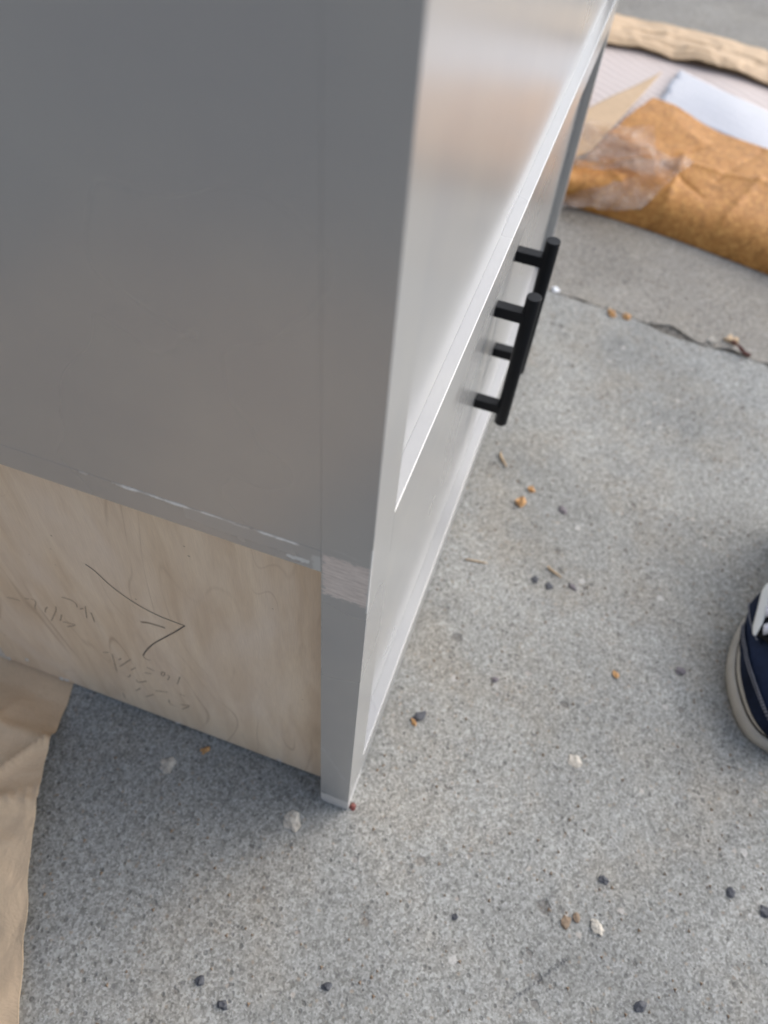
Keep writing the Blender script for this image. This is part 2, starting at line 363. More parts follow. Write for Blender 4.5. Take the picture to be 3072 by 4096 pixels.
# ------------------------------------------------------------------ ground: dirt sheet and two concrete slabs with a broken joint
bm = bmesh.new(); q = 900
bm.faces.new([bm.verts.new(v) for v in ((-q, -q, -0.05), (q, -q, -0.05), (q, q, -0.05), (-q, q, -0.05))])
tag(mesh_obj('ground', bm, M_GROUND), kind='structure')
bm = bmesh.new(); box(bm, (0.80, -12, -0.049), (1.4, 12, -0.0075)); tag(mesh_obj('joint_soil', bm, M_DIRT), kind='structure')
JP = [(1.62, 3.9), (1.27, 1.2), (1.112, -0.02), (1.104, -0.072), (1.101, -0.133), (1.092, -0.201), (1.083, -0.233), (1.070, -0.266), (1.066, -0.33), (1.068, -0.383), (1.062, -0.432), (1.058, -0.47), (1.00, -1.0), (0.62, -4.0)]
def gapw(y):
    g_ = 0.0045*max(0, noise.noise(Vector((y*17, 3, 3)))-0.1)
    for cy, wd, am in ((-0.275, 0.040, 0.032), (-0.400, 0.028, 0.013), (-0.155, 0.016, 0.006), (-0.085, 0.022, 0.006), (-0.48, 0.02, 0.010)):
        g_ += am*math.exp(-((y-cy)/wd)**2)
    return g_
dense = []
for (x0, y0), (x1, y1) in zip(JP, JP[1:]):
    n = max(2, int(abs(y1-y0)/0.006)) if abs(y0) < 1.3 else 30
    for k in range(n): t = k/n; dense.append((lerp(x0, x1, t), lerp(y0, y1, t)))
def slab(side, mat):
    bm = bmesh.new(); edge = []
    for x, y in dense:
        j = 0.003*noise.noise(Vector((x*150, y*150, side*5)))+0.004*noise.noise(Vector((x*60, y*60, side*9)))+0.006*noise.noise(Vector((x*20, y*20, 4+side)))
        edge.append((x + (gapw(y)+abs(j) if side > 0 else j*0.5), y))
    far = 12.0*side
    poly = edge + [(edge[-1][0]+far, edge[-1][1]), (edge[0][0]+far, edge[0][1])]
    top = [bm.verts.new((x, y, 0)) for x, y in poly]; n = len(edge)
    fc = bm.faces.new(top)
    # worn arris: a lower ring just outside the top edge
    lo = [bm.verts.new((x - side*(0.0006+0.0022*abs(noise.noise(Vector((x*40, y*40, 2))))), y, -0.002-0.005*abs(noise.noise(Vector((x*30, y*30, 7)))))) for x, y in edge]
    bt = [bm.verts.new((x - side*0.0015, y, -0.017)) for x, y in edge]
    for i in range(n-1):
        bm.faces.new((top[i], lo[i], lo[i+1], top[i+1])); bm.faces.new((lo[i], bt[i], bt[i+1], lo[i+1]))
    bmesh.ops.triangulate(bm, faces=[fc])
    return tag(mesh_obj('pavement', bm, mat), kind='structure')
slab(-1, M_CONC); slab(1, M_CONCW)

# ------------------------------------------------------------------ added wall, out of view, keeps sky light off the cabinet's side
M_WALL = flat('grey_shade_wall', (0.19, 0.188, 0.188), 0.9, 0.1, 3)
bm = bmesh.new(); box(bm, (-3.6, -2.2, -0.045), (-3.3, 9.0, 4.2)); tag(mesh_obj('added_shade_wall', bm, M_WALL), kind='structure')

# ------------------------------------------------------------------ the cabinet
XR0, XR1, XL = 1.0846, 1.1112, 0.0468
D1, D2, TOP, BACK = 0.0120, 0.0150, 1.50, 0.97
cab = thing('vanity_cabinet', 'grey painted vanity cabinet with black bar pulls and bare plywood base, standing on concrete', 'cabinet')
def prism_x(name, prof, x0, x1, mat, parent, bw=0.0006):
    bm = bmesh.new(); A = [bm.verts.new((x0, y, z)) for y, z in prof]; B = [bm.verts.new((x1, y, z)) for y, z in prof]
    bm.faces.new(A); bm.faces.new(B[::-1])
    for i in range(len(prof)): k = (i+1) % len(prof); bm.faces.new((A[i], B[i], B[k], A[k]))
    return bevel(mesh_obj(name, bm, mat, parent), bw, 2)
rc = [(0.0352-0.010+0.010*math.cos(a), 0.010-0.010*math.sin(a)) for a in [i*math.pi/2/5 for i in range(6)]]
prism_x('corner_stile', [(0, TOP), (0.0352, TOP)] + rc + [(0.0, 0.0)], 0, XL, M_STILE, cab, 0.00025)
boxobj('stile', (XR0, 0, 0), (XR1, 0.0352, TOP), M_PAINT, cab, 0.0007)
boxobj('middle_rail', (XL+0.0004, 0, 0.497), (XR0-0.0004, 0.0352, 0.5463), M_PAINT, cab, 0.0007)
boxobj('bottom_rail', (XL+0.0004, 0, 0.004), (XR0-0.0004, 0.0352, 0.0643), M_PAINT, cab, 0.0007)
boxobj('top_rail', (XL+0.0004, 0, 1.44), (XR0-0.0004, 0.0352, TOP), M_PAINT, cab, 0.0007)
boxobj('front_panel', (XL-0.005, D1, 0.5463+0.0006), (XR0+0.005, 0.034, 1.4396), M_PAINT, cab, 0)
mid = (XL+XR0)/2
for x0, x1 in ((XL+0.0025, mid-0.002), (mid+0.002, XR0-0.0025)):
    boxobj('door', (x0, D2, 0.0643+0.0022), (x1, D2+0.030, 0.4950), M_PAINT, cab, 0.0005)
boxobj('side_panel', (0.00015, 0.0352, 0.5456), (0.0225, BACK, TOP), M_PAINT, cab, 0)
boxobj('side_rail', (0.0, 0.03522, 0.5203), (0.0225, BACK, 0.5456), M_RAIL, cab, 0)
boxobj('end_panel', (XR1-0.024, 0.0354, 0.004), (XR1-0.001, BACK, TOP), M_PAINT, cab)
boxobj('back_panel', (0.0226, BACK-0.014, 0.004), (XR1-0.0242, BACK-0.001, TOP-0.03), M_PLY, cab, 0)
boxobj('top_board', (0.0228, 0.0354, TOP-0.028), (XR1-0.0244, BACK-0.0142, TOP-0.002), M_PLY, cab, 0)
base = boxobj('base_panel', (0.0240, 0.0354, 0.0055), (0.0440, 0.4915, 0.60), M_PLY, cab, 0.0004, 1)
boxobj('back_leg', (0.0236, 0.4925, 0.002), (0.0560, 0.532, 0.60), M_RAWEDGE, cab, 0.0006)
# splinters along the lower edge of the plywood
for y, z, dy, dz in ((0.452, 0.030, 0.004, 0.006), (0.4086, 0.0075, 0.006, 0.005), (0.3995, 0.010, 0.006, 0.003), (0.487, 0.008, 0.005, 0.006), (0.1, 0.012, 0.007, 0.0012), (0.24, 0.0085, 0.006, 0.0012)):
    bm = bmesh.new(); bmesh.ops.create_icosphere(bm, subdivisions=2, radius=1)
    for v in bm.verts: v.co = Vector((0.0238+v.co.x*0.0018, y+v.co.y*dy*0.6, z+v.co.z*dz*0.6))+Vector((0, 1, 1))*noise.noise(v.co*3+Vector((y*90, 0, 0)))*0.0016
    mesh_obj('wood_splinter', bm, M_RAWEDGE, cab)
STROKES = [(1.3,[(0.2764,0.3575),(0.2685,0.3502),(0.2576,0.3327),(0.2431,0.3184),(0.2272,0.3085),(0.2103,0.3031),(0.1947,0.3022),(0.1845,0.302)]),(1.6,[(0.1845,0.302),(0.1985,0.28),(0.2141,0.2572),(0.2307,0.2325),(0.2444,0.2072),(0.2524,0.1887)]),(0.8,[(0.2524,0.1887),(0.2507,0.1823),(0.2449,0.1829)]),(2.2,[(0.2371,0.2738),(0.2281,0.2783),(0.2186,0.2798),(0.2092,0.2807)]),(1.0,[(0.4139,0.2127),(0.3959,0.2164)]),(1.0,[(0.3862,0.2269),(0.38,0.2301)]),(1.0,[(0.3771,0.2318),(0.3728,0.2315),(0.3728,0.2264),(0.3781,0.214),(0.3791,0.2076)]),(1.0,[(0.3589,0.2263),(0.3647,0.216),(0.3666,0.209)]),(1.0,[(0.3455,0.2361),(0.348,0.2268),(0.355,0.2118),(0.3651,0.1916)]),(1.0,[(0.3433,0.22),(0.3508,0.2011)]),(1.0,[(0.3479,0.2009),(0.3348,0.205),(0.3323,0.2031),(0.3446,0.1921)]),(1.0,[(0.3295,0.2649),(0.3196,0.2662),(0.314,0.2625),(0.3148,0.2538)]),(1.0,[(0.3122,0.2519),(0.3071,0.2562)]),(1.0,[(0.3024,0.2642),(0.3052,0.252),(0.3088,0.2348)]),(1.0,[(0.2989,0.2531),(0.3002,0.2321)]),(1.0,[(0.3101,0.1543),(0.3017,0.1604)]),(1.0,[(0.2973,0.1597),(0.2995,0.1413),(0.3036,0.1077)]),(1.0,[(0.2915,0.1487),(0.2865,0.1571)]),(1.0,[(0.2951,0.1287),(0.2728,0.1642)]),(1.0,[(0.2795,0.1317),(0.271,0.1446)]),(1.0,[(0.2836,0.1165),(0.2865,0.1093),(0.2902,0.1047)]),(1.0,[(0.2545,0.158),(0.2451,0.1558)]),(1.0,[(0.2606,0.1392),(0.2514,0.1431)]),(1.0,[(0.2367,0.1545),(0.2345,0.1606),(0.2319,0.1626),(0.2314,0.1586),(0.2341,0.1521),(0.2366,0.1502),(0.2367,0.1545)]),(1.0,[(0.2293,0.1565),(0.2263,0.1563),(0.2307,0.1427)]),(1.0,[(0.2118,0.1661),(0.2188,0.1414)]),(1.0,[(0.2786,0.1055),(0.2765,0.1004),(0.2634,0.1142)]),(1.0,[(0.2871,0.0675),(0.278,0.082)]),(1.0,[(0.2753,0.0592),(0.2609,0.0783)]),(1.0,[(0.3109,0.0415),(0.3114,0.0247)]),(1.0,[(0.2556,0.0932),(0.2379,0.1035)]),(1.0,[(0.2406,0.0791),(0.241,0.0679),(0.2343,0.0644)]),(1.0,[(0.2248,0.078),(0.2126,0.0848),(0.2257,0.0626)]),(1.0,[(0.2207,0.1132),(0.213,0.1127)])]
NX = Vector((-1, 0, 0))
for k, (nm, sel, mt) in enumerate((('pencil_line', STROKES[:2], M_PENCIL), ('pencil_note', STROKES[2:], M_PENCILF))):
    bm = bmesh.new()
    for wd, pts in sel:
        ribbon(bm, smooth_path([(0.0240, y, z) for y, z in pts]), (0.00046 if k == 0 else 0.00066)*wd, NX, 0.0003)
    o = mesh_obj(nm, bm, mt, cab)
    if k: tag(o, kind='stuff')
# bar pulls: a round bar on two square posts
def pull(x, zb, zt, yb):
    h = bpy.data.objects.new('bar_pull', None); C.objects.link(h); h.parent = cab; h.empty_display_size = 0.03
    bm = bmesh.new(); tube(bm, [(x, yb, zb), (x, yb, zt)], 0.0092, 28); o = mesh_obj('bar', bm, M_BLACK, h); bevel(o, 0.0005, 2)
    for p in o.data.polygons: p.use_smooth = len(p.vertices) == 4
    for z in (zb+0.027, zt-0.030):
        o = boxobj('post', (x-0.0075, yb, z-0.0075), (x+0.0075, D2-0.0002, z+0.0075), M_BLACK, h, 0.0004)
pull(mid-0.046, 0.188, 0.402, -0.0270)
pull(mid+0.046, 0.206, 0.422, -0.0268)

# ------------------------------------------------------------------ kraft sheet on the left
def edge_pt(x):  # front edge of the sheet
    pts = [(-1.2, -0.16), (-0.314, 0.237), (-0.276, 0.259), (-0.189, 0.306), (-0.087, 0.353), (-0.013, 0.382), (0.023, 0.392), (0.5, 0.60)]
    for (a, b), (c, d) in zip(pts, pts[1:]):
        if x <= c: return lerp(b, d, (x-a)/(c-a))
    return 0.6
def sheet(u, v):
    x = lerp(-0.95, 0.42, u); t = v**1.5*0.95
    y = edge_pt(x)+t + 0.003*noise.noise(Vector((x*30, 0, 5)))*(1-min(1, t/0.05))
    p = Vector((x, y, 0))
    fade = min(1, max(0, (-0.005-x)/0.05))
    z = 0.0012+fade*(0.011+0.010*facet((x, y), 6.5, 1)+0.006*facet((x, y), 15, 2)+0.003*facet((x, y), 31, 7)+0.004*(noise.noise(p*9)+0.5)+0.005*math.exp(-t/0.05)*(0.75+0.5*noise.noise(Vector((x*8, 1, 1)))))
    # folds running across the sheet
    for a, b, c, am in ((0.92, 0.39, 0.02, 0.009), (0.5, 0.86, 0.29, 0.007), (0.98, -0.15, -0.12, 0.006), (0.2, 0.98, 0.42, 0.006), (0.8, 0.6, 0.12, 0.005)):
        d = a*x+b*y-c + 0.02*noise.noise(p*7+Vector((a*9, 0, 0)))
        z += fade*1.6*am*math.exp(-abs(d)/0.006)
    return (x, y, max(0.0015, z))
tag(grid_fn('kraft_paper_sheet', sheet, 230, 170, M_KRAFTG, None, 0.0006), 'dull brown wrinkled kraft paper sheet lying half under the plywood base', 'paper')

# ------------------------------------------------------------------ opened kraft wrapper with padded lining, behind the cabinet
bag = thing('kraft_wrapper', 'opened orange-brown kraft paper wrapper with white padded lining and clear tape', 'wrapping')
def front_sheet(u, v):
    # u: lateral from the left end to the right (beyond the frame); v: from the ground edge to the torn upper edge
    y0 = lerp(0.02, -0.95, u); xb = 1.442-0.15*u+0.012*math.sin(u*7)
    topx = 1.92 - 0.36*(u-0.10) + 0.01*noise.noise(Vector((u*9, 2, 2)))
    if u < 0.135: topx = lerp(1.50, 1.92-0.36*0.035, max(0, u/0.135))
    r = min(1, v/0.22); z = 0.066*math.sin(r*math.pi/2)
    x = lerp(xb, topx, v) - 0.022*math.sin(r*math.pi)
    p = Vector((x, y0, 0))
    z += (0.006*noise.noise(p*5)+(0.010+0.010*max(0, 1-u/0.35))*facet((x, y0), 6.5, 5)+0.004*facet((x, y0), 14, 6)*max(0, 1-u/0.4))*min(1, v*5)
    # crumples: a few short folds running out from the taped left end, and two long soft ones
    for (x0_, y0_), (x1_, y1_), am in (((1.50, 0.02), (1.60, -0.16), 0.011), ((1.60, -0.16), (1.73, -0.27), -0.009), ((1.60, -0.16), (1.50, -0.28), -0.006), ((1.44, -0.20), (1.66, -0.22), 0.005),
                                       ((1.47, -0.10), (1.56, -0.03), 0.008), ((1.60, -0.16), (1.62, -0.42), 0.004), ((1.43, -0.33), (1.64, -0.40), 0.005), ((1.58, -0.30), (1.78, -0.40), -0.004)):
        ax_, ay_ = x1_-x0_, y1_-y0_; t = max(0, min(1, ((x-x0_)*ax_+(y0-y0_)*ay_)/(ax_*ax_+ay_*ay_)))
        d = math.hypot(x-x0_-ax_*t, y0-y0_-ay_*t)+0.004*noise.noise(p*30)
        z += 1.6*am*math.exp(-abs(d)/0.007)*(1-0.4*t)*min(1, v*4)
    return (x, y0 + 0.004*noise.noise(Vector((x*20, u*20, 0))), max(0.001, z))
grid_fn('kraft_front', front_sheet, 200, 90, M_KRAFT, bag, 0.003)
def lining(u, v):
    y = lerp(0.16, -0.95, u); x = lerp(1.46, 2.45, v)
    p = Vector((x, y, 0)); return (x, y, 0.032+0.006*noise.noise(p*5)+0.010*v)
grid_fn('padded_lining', lining, 60, 50, M_LIN, bag, 0.004)
def fold(u, v):
    c = [(1.93, -0.125, 0.055), (2.18, -0.162, 0.048), (1.72, -0.97, 0.050), (1.50, -0.95, 0.060)]
    p = bil(c, v, u) if False else Vector(c[0]).lerp(Vector(c[3]), u).lerp(Vector(c[1]).lerp(Vector(c[2]), u), v)
    z = p.z + 0.007*math.sin(v*math.pi) + 0.005*noise.noise(p*8); e = 0.012*noise.noise(Vector((u*40, v*30, 1)))*(1 if u < 0.04 else 0.3)
    return (p.x+e, p.y+e, z)
grid_fn('foam_fold', fold, 60, 16, M_LINW, bag, 0.004)
def flap(u, v):
    # strip curling up at the back; v from its ground side (back) to the lip towards the camera
    y = lerp(0.30, -0.95, u)
    xb = 2.585 - 0.02*math.sin((0.3-y)*3.2) - 0.25*max(0, -y-0.18) + 0.012*noise.noise(Vector((y*7, 1, 1)))
    xl = 2.235 + 0.022*math.sin((0.1-y)*9) - 0.10*max(0, -y-0.36) + 0.01*noise.noise(Vector((y*11, 5, 1)))
    a = v*math.pi*0.60
    x = lerp(xb, xl, v)
    z = 0.005+(v/0.16*0.042 if v < 0.16 else (0.042+(v-0.16)/0.39*0.008 if v < 0.55 else 0.050+(v-0.55)/0.45*0.016))
    p = Vector((x, y, z)); z += min(1, v*5)*(0.007*facet((x, y), 7.5, 3)+0.005*facet((x, y*1.6), 19, 4)-0.005)
    z += 0.006*math.exp(-abs(v-0.55+0.10*noise.noise(Vector((y*5, 8, 1))))/0.02) - 0.006*math.exp(-abs(v-0.80+0.3*(y+0.1))/0.02)
    if v > 0.9: z -= 0.010*(v-0.9)/0.1
    return (x + 0.006*noise.noise(Vector((y*14, v*3, 4))), y, z)
grid_fn('upper_flap', flap, 200, 60, M_KRAFTL, bag, 0.003)
def corner(u, v):
    # loose light-brown triangle of paper under the tape, tip pointing to the back
    c = [(1.50, 0.030, 0.078), (1.56, -0.010, 0.082), (1.93, -0.104, 0.094), (2.03, -0.114, 0.094), (1.74, 0.040, 0.084)]
    p = Vector(c[0]).lerp(Vector(c[4]), u).lerp(Vector(c[1]).lerp(Vector(c[3]), u), v)
    return (p.x, p.y, p.z+0.004*noise.noise(p*7))
grid_fn('torn_corner', corner, 24, 30, M_KRAFTL, bag, 0.002)
for k, c in enumerate(([(1.395, 0.045, 0.012), (1.36, -0.15, 0.075), (1.60, -0.24, 0.088), (1.66, 0.05, 0.084)],
                       [(1.46, 0.05, 0.080), (1.50, -0.16, 0.090), (1.70, -0.13, 0.100), (1.66, 0.05, 0.092)])):
    def tape(u, v, c=c, k=k):
        p = Vector(c[0]).lerp(Vector(c[1]), u).lerp(Vector(c[3]).lerp(Vector(c[2]), u), v)
        return (p.x, p.y, p.z+0.012*(ridged(p+Vector((k*5, 0, 0)), 9, 3)-0.9)+0.008*math.sin(v*math.pi))
    grid_fn('packing_tape', tape, 44, 44, M_TAPE, bag)

# ------------------------------------------------------------------ sneaker at the right edge
M_CANVAS = flat('navy_canvas', (0.010, 0.019, 0.050), 0.8, 0.35, 70, 0.25, 0.5, 1500)
M_SUEDE = flat('navy_suede', (0.008, 0.013, 0.030), 0.9, 0.35, 60, 0.2, 0.4, 900)
M_RUBBER = flat('cream_rubber', (0.41, 0.375, 0.32), 0.55, 0.14, 25, 0.4)
M_WHITE = flat('white_leather', (0.76, 0.77, 0.75), 0.5, 0.06, 50)
M_LACE = flat('white_lace', (0.72, 0.72, 0.80), 0.8, 0.1, 200, 0.3, 0.6, 1200)
M_THREAD = flat('grey_thread', (0.20, 0.20, 0.22), 0.9, 0.2, 200)
M_DARK = flat('black_lining', (0.006, 0.006, 0.008), 0.9, 0.2, 60, 0.2)
shoe = thing('sneaker', 'navy canvas sneaker with cream rubber sole and white laces at the right edge', 'shoe')
TX, LEN = 0.252, 0.42
MED = [(0, -0.508), (0.005, -0.495), (0.015, -0.468), (0.043, -0.446), (0.099, -0.430), (0.160, -0.435), (0.215, -0.456), (0.28, -0.500), (0.36, -0.506), (0.40, -0.508), (0.415, -0.512), (0.42, -0.520)]
LAT = [(0, -0.508), (0.005, -0.522), (0.015, -0.541), (0.043, -0.563), (0.099, -0.580), (0.160, -0.580), (0.215, -0.572), (0.28, -0.562), (0.36, -0.555), (0.40, -0.540), (0.415, -0.532), (0.42, -0.520)]
def itp(T, d):
    if d <= T[0][0]: return T[0][1]
    for i in range(len(T)-1):
        if d <= T[i+1][0]:
            t = (d-T[i][0])/(T[i+1][0]-T[i][0]); 
            if i == 0 or i == len(T)-2: return lerp(T[i][1], T[i+1][1], t)
            m0 = (T[i+1][1]-T[i-1][1])/(T[i+1][0]-T[i-1][0]); m1 = (T[i+2][1]-T[i][1])/(T[i+2][0]-T[i][0]); h = T[i+1][0]-T[i][0]
            return (2*t**3-3*t*t+1)*T[i][1]+(t**3-2*t*t+t)*h*m0+(3*t*t-2*t**3)*T[i+1][1]+(t**3-t*t)*h*m1
    return T[-1][1]
def hw(d): return (itp(MED, d)-itp(LAT, d))/2
def axis_y(d): return (itp(MED, d)+itp(LAT, d))/2
ds = [0.10*(1-math.cos(k/18*math.pi/2)) for k in range(19)] + [0.10+(LEN-0.15)*k/16 for k in range(1, 17)] + [LEN-0.05+0.05*math.sin(k/10*math.pi/2) for k in range(1, 11)]
outl = [(TX+d, axis_y(d)+hw(d)) for d in ds] + [(TX+d, axis_y(d)-hw(d)) for d in ds[::-1][1:-1]]
def inset(poly, e):
    out = []; n = len(poly)
    for i in range(n):
        a, b = Vector(poly[i-1]), Vector(poly[(i+1) % n]); t = (b-a).normalized(); out.append((poly[i][0]+t.y*e, poly[i][1]-t.x*e))
    return out
def shell(bm, rings, capb=True, capt=True):
    R_ = [[bm.verts.new((x, y, z)) for x, y in pl] for pl, z in rings]
    for a, b in zip(R_, R_[1:]):
        for i in range(len(a)): k = (i+1) % len(a); bm.faces.new((a[i], a[k], b[k], b[i]))
    if capb: bm.faces.new(R_[0][::-1])
    if capt: bm.faces.new(R_[-1])
cen = inset(outl, 0.0)
sgn = 1 if abs(sum(p[0] for p in inset(outl, 0.02))/len(outl)-sum(p[0] for p in outl)/len(outl)) < 9 and max(p[1] for p in inset(outl, 0.01)) < max(p[1] for p in outl) else -1
ins = lambda e: inset(outl, e*sgn)
bm = bmesh.new(); shell(bm, [(ins(0.006), 0.0), (ins(0.001), 0.004), (ins(0.0), 0.010), (ins(0.0015), 0.022), (ins(0.005), 0.024)]); mesh_obj('rubber_sole', bm, M_RUBBER, shoe, True)
bm = bmesh.new(); shell(bm, [(ins(0.0065), 0.0235), (ins(0.005), 0.0255), (ins(0.0065), 0.0275)]); mesh_obj('sole_line', bm, M_DARK, shoe, True)
bm = bmesh.new(); shell(bm, [(ins(0.0065), 0.0270), (ins(0.0050), 0.0290), (ins(0.0060), 0.0365), (ins(0.011), 0.0385)]); mesh_obj('foxing_band', bm, M_RUBBER, shoe, True)
def hgt(d):
    if d < 0.12: return 0.022+0.048*math.sin(min(1, d/0.12)*math.pi/2)
    return 0.070+0.090*(0.5-0.5*math.cos(min(1, (d-0.12)/0.22)*math.pi))
def up_pt(d, phi, off=0.0):
    wv = max(0.0005, hw(d)-0.010+0.014*min(1, max(0, (d-0.12)/0.08))*max(0, min(1, (0.34-d)/0.1))); c, s_ = math.cos(phi), math.sin(phi)
    ex = 0.62 if d > 0.1 else 0.8
    y = axis_y(d)+(wv+off)*math.copysign(abs(c)**ex, c); z = 0.0355+(hgt(d)+off)*abs(s_)**0.85
    return Vector((TX+d-off*0.6*max(0, 1-d/0.08), y, z))
bm = bmesh.new(); NP = 24; dd = [0.010+x*(LEN-0.022)/LEN for x in ds[:-1]]
OPEN0 = 0.25
V = [[bm.verts.new(up_pt(d, math.pi*k/NP)) for k in range(NP+1)] for d in dd]
for i in range(len(dd)-1):
    for k in range(NP):
        if dd[i] > OPEN0 and 8 <= k < 16: continue
        bm.faces.new((V[i][k], V[i+1][k], V[i+1][k+1], V[i][k+1]))
bm.faces.new(V[0]); bm.faces.new(V[-1][::-1])
o = mesh_obj('canvas_upper', bm, M_CANVAS, shoe, True); m = o.modifiers.new('t', 'SOLIDIFY'); m.thickness = 0.002; m.offset = -1
def patch(name, fn, nu, nv, mat, thick=0.002):
    o = grid_fn(name, fn, nu, nv, mat, shoe, 0); m = o.modifiers.new('t', 'SOLIDIFY'); m.thickness = thick; m.offset = 0; return o
# toe cap: crescent along the rand, stitched along its edge
def rim_phi(d): return 0.08+0.62*max(0, 1-d/0.17)**1.3
def cap(u, v):
    s_ = lerp(-1, 1, u); d = 0.010+0.155*abs(s_)**1.5; ph = lerp(0.0, min(math.pi/2, rim_phi(d)+(0.9*(1-abs(s_)/0.25) if abs(s_) < 0.25 else 0)), v)
    return up_pt(d+0.05*v*max(0, 1-abs(s_)/0.25), ph if s_ > 0 else math.pi-ph, 0.0020)
patch('toe_cap', cap, 60, 8, M_SUEDE)
bm = bmesh.new()
for row in (0.0, 0.06):
    for k in range(40):
        d = 0.020+k*0.0037; a, b = up_pt(d, rim_phi(d)-row, 0.0042), up_pt(d+0.0024, rim_phi(d+0.0024)-row, 0.0042); tube(bm, [a, b], 0.0010, 5)
for k in range(18):
    t = k/18; d = 0.205-0.085*t; a, b = up_pt(d, 0.05+0.50*t, 0.0062), up_pt(d-0.003, 0.05+0.50*(t+0.03), 0.0062); tube(bm, [a, b], 0.0010, 5)
o = mesh_obj('stitching', bm, M_THREAD, shoe); tag(o, kind='stuff')
def quarter(u, v): return up_pt(lerp(0.205-0.090*v, 0.25, u), lerp(0.02, 0.62, v), 0.0030)
patch('quarter', quarter, 16, 16, M_SUEDE)
def stay(u, v): return up_pt(lerp(0.108+0.02*abs(v-0.5)*2, 0.25, u), lerp(0.56, 1.15, v), 0.0050)
patch('eyestay', stay, 16, 8, M_DARK)
def stripe(u, v):
    d = lerp(0.128, 0.30, u); wd = 0.24*math.sqrt(min(1, u/0.10)); c_ = 0.50+0.10*math.sin(u*7)
    return up_pt(d, c_+wd*(v-0.5), 0.0060)
patch('side_stripe', stripe, 50, 6, M_WHITE)
bm = bmesh.new()
for a, b in ((0.115, 0.150), (0.19, 0.30)):
    pass
def tongue(u, v): d = lerp(0.10, 0.28, u); p = up_pt(d, lerp(1.0, math.pi-1.0, v), -0.001); return p+Vector((0, 0, 0.012*max(0, u-0.7)))
patch('tongue', tongue, 14, 10, M_DARK)
for k in range(5):
    d = 0.132+0.026*k; bm = bmesh.new()
    pts = [up_pt(d+0.004*math.sin(t*math.pi), lerp(0.72, math.pi-0.72, t), 0.0085) for t in [i/12 for i in range(13)]]
    ribs = []
    for i, p in enumerate(pts):
        ribs.append((p+Vector((-0.009, 0, 0)), p+Vector((0, 0, 0.004)), p+Vector((0.009, 0, 0)), p+Vector((0, 0, -0.002))))
    vv = [[bm.verts.new(q_) for q_ in r_] for r_ in ribs]
    for a, b in zip(vv, vv[1:]):
        for i in range(4): bm.faces.new((a[i], a[(i+1) % 4], b[(i+1) % 4], b[i]))
    bm.faces.new(vv[0][::-1]); bm.faces.new(vv[-1]); mesh_obj('lace', bm, M_LACE, shoe, True)

# ------------------------------------------------------------------ small things lying on the concrete
M_PEB = flat('dark_stone', (0.075, 0.076, 0.083), 0.7, 0.3, 200, 0.4, 0.5)
M_PEBB = flat('brown_stone', (0.22, 0.155, 0.10), 0.7, 0.3, 200, 0.4, 0.5)
M_PEBP = flat('purple_grey_stone', (0.16, 0.14, 0.145), 0.75, 0.3, 200, 0.4, 0.5)
M_STONEW = flat('chalky_stone', (0.45, 0.41, 0.345), 0.9, 0.4, 170, 0.3, 0.9, 350)
M_CHIP = flat('orange_wood', (0.48, 0.27, 0.115), 0.8, 0.4, 150, 0.3, 0.4)
M_TAN = flat('tan_wood', (0.50, 0.36, 0.22), 0.75, 0.2, 150, 0.3, 0.4)
M_RED = flat('dark_red_leaf', (0.16, 0.045, 0.035), 0.6, 0.3, 150)
M_WPAPER = flat('white_fleck', (0.78, 0.78, 0.77), 0.7, 0.06, 100)
def blob(name, x, y, sx, sy, sz, rot, mat, label, cat, group, sub=2, rough=0.28, sink=0.35, seed=0):
    bm = bmesh.new(); bmesh.ops.create_icosphere(bm, subdivisions=sub, radius=1); rm = Matrix.Rotation(rot, 3, 'Z')
    for v in bm.verts:
        n = 1+rough*noise.noise(v.co*1.7+Vector((seed*3.1, x*50, y*50)))+0.5*rough*noise.noise(v.co*4+Vector((x*90, seed, 1)))
        c = Vector((v.co.x*sx*n, v.co.y*sy*n, v.co.z*sz*n))*0.82; v.co = rm @ c
    bmesh.ops.scale(bm, vec=(S, S, S), verts=bm.verts)
    o = mesh_obj(name, bm, mat, None, False, False); o.location = (x*S, y*S, sz*(1-2*sink)*S)
    return tag(o, label, cat, group)
GP = 'small stones scattered on the concrete'; GC = 'wood chips scattered on the concrete'; GT = 'twigs on the concrete'
